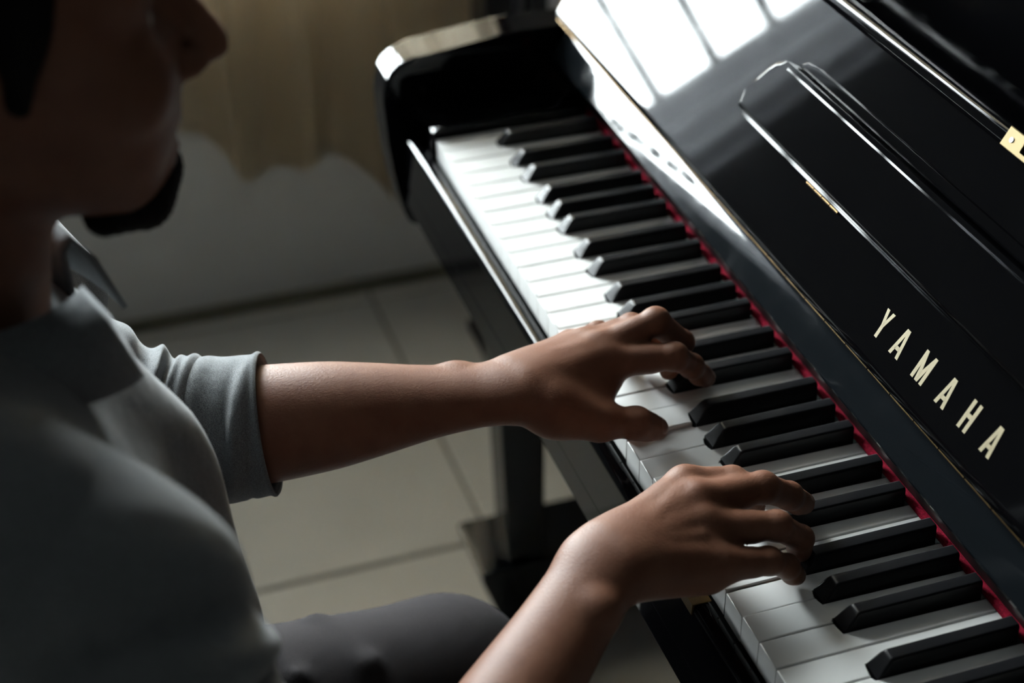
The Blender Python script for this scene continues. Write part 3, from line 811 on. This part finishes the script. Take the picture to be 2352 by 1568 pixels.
# eyes, hair, beard
for sx in (-1, 1):
    bm = bmesh.new(); bmesh.ops.create_uvsphere(bm, u_segments=16, v_segments=10, radius=.0115, matrix=Matrix.Translation(hp(sx*.031, -.3085, .409)))
    from_bm('eye', bm, 'eye', man, smooth=True)
B = Blob((.46, -.52, .26), (.67, -.26, .56), .003)
B.ell(hp(0, -.398, .452), (.081, .098, .082), .01)
B.ell(hp(0, -.425, .412), (.077, .072, .075), .02)
for sx in (-1, 1): B.limb(hp(sx*.073, -.352, .43), hp(sx*.072, -.362, .395), .010, .006, .012)
B.ell(hp(0, -.298, .395), (.09, .040, .050), .012, sub=True)
B.ell(hp(0, -.330, .352), (.10, .062, .046), .012, sub=True)
V, F = B.mesh(); n_ = (np.sin(V[:, 0]*310+np.sin(V[:, 2]*70)*3+V[:, 1]*120)*.0007+np.sin(V[:, 1]*420+np.sin(V[:, 0]*130)*2.5)*.0005)
c0 = A(HX, -.40, .43); dn = V-c0; V = V+dn/np.linalg.norm(dn, axis=1)[:, None]*n_[:, None]
link('hair', np_mesh('hair', [(V, F)]), 'hair', man, smooth=True)
B = Blob((.51, -.37, .27), (.62, -.26, .38), .0018)
B.limb(hp(0, -.3060, .3180), hp(0, -.3130, .3060), .0170, .0160, .008)
for sx in (-1, 1): B.limb(hp(sx*.010, -.3125, .3060), hp(sx*.026, -.332, .310), .0150, .0110, .010)
B.limb(hp(-.020, -.3000, .3575), hp(.020, -.3000, .3575), .0075, .0075, .006)
V, F = B.mesh(); V = V+(np.sin(V[:, 0]*900)*np.sin(V[:, 2]*1100+V[:, 1]*700)*.0006)[:, None]*A(0, .7, -.7)
link('beard', np_mesh('beard', [(V, F)]), 'hair', man, smooth=True)

# --- clothes
def tube(path, radii, nseg, nth, ridges=(), flat=1.0, closed_in=None, n0=A(0, 0, 1), phase=None):
    """sleeve-like tube along a smooth path with raised folds; ridges: (s, slope, width, height, theta0, spread)"""
    path = np.array(path, float); radii = np.array(radii, float); m = len(path)
    ts = np.linspace(0, m-1, nseg+1); pts = []; rs = []
    for t in ts:
        i = min(int(t), m-2); u = t-i
        p0, p1, p2, p3 = path[max(i-1, 0)], path[i], path[i+1], path[min(i+2, m-1)]
        pts.append(.5*((2*p1)+(-p0+p2)*u+(2*p0-5*p1+4*p2-p3)*u*u+(-p0+3*p1-3*p2+p3)*u**3)); rs.append(lerp(radii[i], radii[i+1], u*u*(3-2*u)))
    pts = np.array(pts); V = []; nrm = unit(n0)
    for j in range(nseg+1):
        tg = unit(pts[min(j+1, nseg)]-pts[max(j-1, 0)]); nrm = unit(nrm-(nrm@tg)*tg); bn_ = np.cross(tg, nrm); s = j/nseg
        for i in range(nth):
            th = 2*math.pi*i/nth; r = rs[j]
            for (s0, sl, w, hgt, t0, sp) in ridges:
                dth = (th-t0+math.pi) % (2*math.pi)-math.pi
                x = (s-s0-sl*dth)/w
                r += hgt*math.exp(-x*x)*math.exp(-(dth/sp)**2)
            V.append(pts[j]+r*(nrm*math.cos(th)+bn_*math.sin(th)*flat))
    F = [(j*nth+i, j*nth+(i+1) % nth, (j+1)*nth+(i+1) % nth, (j+1)*nth+i) for j in range(nseg) for i in range(nth)]
    return np.array(V), np.array(F)

def cloth(name, V, F, material, th=0.0016, label=None):
    o = link(name, np_mesh(name, [(V, F)]), material, man, smooth=True, label=label)
    s_ = o.modifiers.new('thickness', 'SOLIDIFY'); s_.thickness = th; s_.offset = -1
    return o

# left sleeve (sharp in the picture) with its rolled cuff
rnd = random.Random(7)
lsp = [A(.392, -.440, .185), A(.378, -.412, .125), A(.374, -.374, .066), A(.380, -.330, .030), A(.393, -.284, .0185), A(.4035, -.243, .0228)]
lsr = [.070, .064, .058, .0515, .0490, .0470]
R1 = [(.47, -.05, .05, .005, .3, 1.0), (.62, -.03, .036, .008, .6, 1.0), (.70, -.02, .026, .006, .8, 1.0), (.75, -.035, .026, .008, .7, 1.1), (.665, -.03, .022, -.006, .8, 1.0),
      (.53, -.07, .03, .008, -2.2, 1.2), (.68, .06, .03, .008, -2.6, 1.2), (.36, .05, .05, .008, 2.2, 1.1), (.55, -.05, .022, .009, 1.5, .9), (.64, -.06, .020, .008, 1.7, .9), (.72, -.05, .018, .007, 1.9, .8)]
V, F = tube(lsp, lsr, 110, 96, R1); cloth('sleeve', V, F, 'shirt')
cfp = [lerp(lsp[4], lsp[5], -.35), lerp(lsp[4], lsp[5], .3), lerp(lsp[4], lsp[5], .75), lerp(lsp[4], lsp[5], 1.12)]
V, F = tube(cfp, [.0485, .0500, .0495, .0480], 40, 96, [(.22, -.10, .10, .0050, .4, .9), (.62, -.17, .085, .0058, 1.1, .9), (.80, -.10, .07, .0030, .5, .8), (.38, -.2, .08, .0048, 1.7, .8), (.48, -.16, .06, -.0035, 1.2, .8), (.72, -.15, .05, -.003, 1.8, .7), (.4, -.1, .1, .003, -2.0, 1.2), (.94, 0, .05, .0020, 0, 9)])
cloth('cuff', V, F, 'shirt', .004)
# right sleeve, close to the lens
rsp = [A(.735, -.425, .222), A(.755, -.384, .198), A(.768, -.368, .154), A(.780, -.362, .104), A(.790, -.352, .050)]
rsr = [.082, .079, .070, .061, .057]
R2 = [(.20, -.10, .06, .009, 1.0, .9), (.36, -.13, .045, .010, .9, .9), (.50, -.12, .040, .009, .9, .8), (.62, -.10, .035, .007, 1.0, .8), (.28, -.12, .030, -.008, 1.0, .8), (.43, -.12, .026, -.008, .95, .8),
      (.56, -.11, .024, -.006, 1.0, .8), (.45, .08, .05, .008, -1.2, 1.0)]
V, F = tube(rsp, rsr, 80, 80, R2, n0=A(0, 1, .2)); cloth('sleeve', V, F, 'shirt')
cfp = [A(.778, -.357, .108), A(.782, -.353, .088), A(.787, -.348, .064), A(.792, -.342, .040)]
V, F = tube(cfp, [.0620, .0715, .0710, .0670], 40, 80, [(.3, .05, .12, .003, 0, 1.3), (.7, -.06, .1, .003, .8, 1.2), (.5, .03, .1, .003, 3, 1.2)], n0=A(0, 1, .2))
cloth('cuff', V, F, 'shirt', .004)
# body of the shirt
B = Blob((.32, -.68, -.24), (.86, -.20, .34), .0036)
B.limb(hp(-.165, -.440, .200), hp(.170, -.422, .222), .060, .066, .03)
B.ell(hp(0, -.430, .100), (.190, .128, .150), .04)
B.ell(hp(.0, -.428, .02), (.172, .140, .14), .05)
B.ell(hp(0, -.440, -.085), (.172, .150, .12), .05)
B.limb(hp(0, -.418, .19), hp(0, -.430, .230), .083, .066, .02)
B.ell(hp(0, -.462, .175), (.135, .075, .095), .03)
for sx, S in ((-1, SL), (1, SR)): B.limb(S, S+A(sx*.012, .03, -.07), .070, .066, .03)
B.limb(hp(0, -.40, .30), hp(0, -.385, .42), .058, .058, .008, sub=True)
B.limb(hp(0, -.34, .262), hp(0, -.275, .215), .020, .008, .012, sub=True)
V, F = B.mesh(); V = smooth_verts(V, F, 2, .5)
# soft folds running down from the shoulders and across the front
xx, zz = V[:, 0]-HX, V[:, 2]
w = np.clip((V[:, 1]+.43)/.08, 0, 1)*np.clip((.25-zz)/.10, .15, 1)
fold = .0050*np.sin(xx*62+zz*16+1.2*np.sin(zz*22))+.0035*np.sin(xx*38-zz*34+.8)
V[:, 1] += fold*w; V[:, 2] += fold*w*.3
keep = V[:, 2] > -.200
F = F[keep[F].all(1)]
cloth('shirt', V, F, 'shirt', .0018)
# collar: folded band with two points
def collar():
    V = []; F = []; n = 60
    for i in range(n+1):
        a = math.radians(-158+316*i/n)                    # opening at the front
        cx, cy = HX, -.412
        fr = abs(a)/math.radians(158)
        ring = lambda r, z: A(cx+r*1.02*math.sin(a), cy-r*1.05*math.cos(a), z)
        dip = .016*fr**1.5
        V += [ring(.063, .246-dip), ring(.0615, .280-dip), ring(.065, .285-dip), ring(.074, .271-dip*1.1), ring(.081+.005*fr, .250-dip*1.3-.012*max(0, fr-.75)/.25)]
    for i in range(n):
        for k in range(4):
            q = i*5+k; F.append((q, q+5, q+6, q+1))
    return np.array(V), np.array(F)
V, F = collar(); cloth('collar', V, F, 'shirt', .003)
# trousers and shoes
B = Blob((.30, -.70, -.72), (.88, .02, -.02), .0048)
B.ell(hp(0, -.520, -.155), (.185, .135, .106), .04)
for hx, kx, ky in ((.485, .455, -.135), (.655, .690, -.150)):
    hip, knee, ank = A(hx, -.50, -.175), A(kx, ky, -.217), A(kx, ky+.035, -.640)
    B.limb(hip, knee, .084, .066, .03); B.limb(knee, ank, .064, .052, .02)
    for t_, rr in ((.32, .008), (.52, .009), (.66, .008), (.80, .009)):
        q = lerp(hip, knee, t_); r_ = lerp(.084, .066, t_)
        for a0, a1 in ((-80, -30), (-30, 20), (20, 70)):
            f_ = lambda a, tt: q+A(math.sin(math.radians(a))*r_*.97, (tt)*.03, math.cos(math.radians(a))*r_*.97)
            B.limb(f_(a0, a0/60), f_(a1, a1/60), rr*.75, rr*.75, .008)
    B.limb(ank+A(0, 0, .03), ank+A(0, 0, -.05), .046, .046, .004, sub=True)
V, F = B.mesh(); V = smooth_verts(V, F, 2, .5)
link('trousers', np_mesh('trousers', [(V, F)]), 'trouser', man, smooth=True)
for kx, ky in ((.455, -.135), (.690, -.150)):
    B = Blob((kx-.07, ky-.09, -.73), (kx+.07, ky+.26, -.58), .003)
    B.limb(A(kx, ky-.005, -.672), A(kx, ky+.19, -.690), .040, .034, .02); B.limb(A(kx, ky+.03, -.61), A(kx, ky+.04, -.67), .042, .042, .02)
    B.D = np.maximum(B.D, (-.7195-(B.lo[2]+B.h*np.arange(B.n[2])))[None, None, :].astype(np.float32))
    V, F = B.mesh(); link('shoe', np_mesh('shoe', [(V, F)]), 'shoe', man, smooth=True)
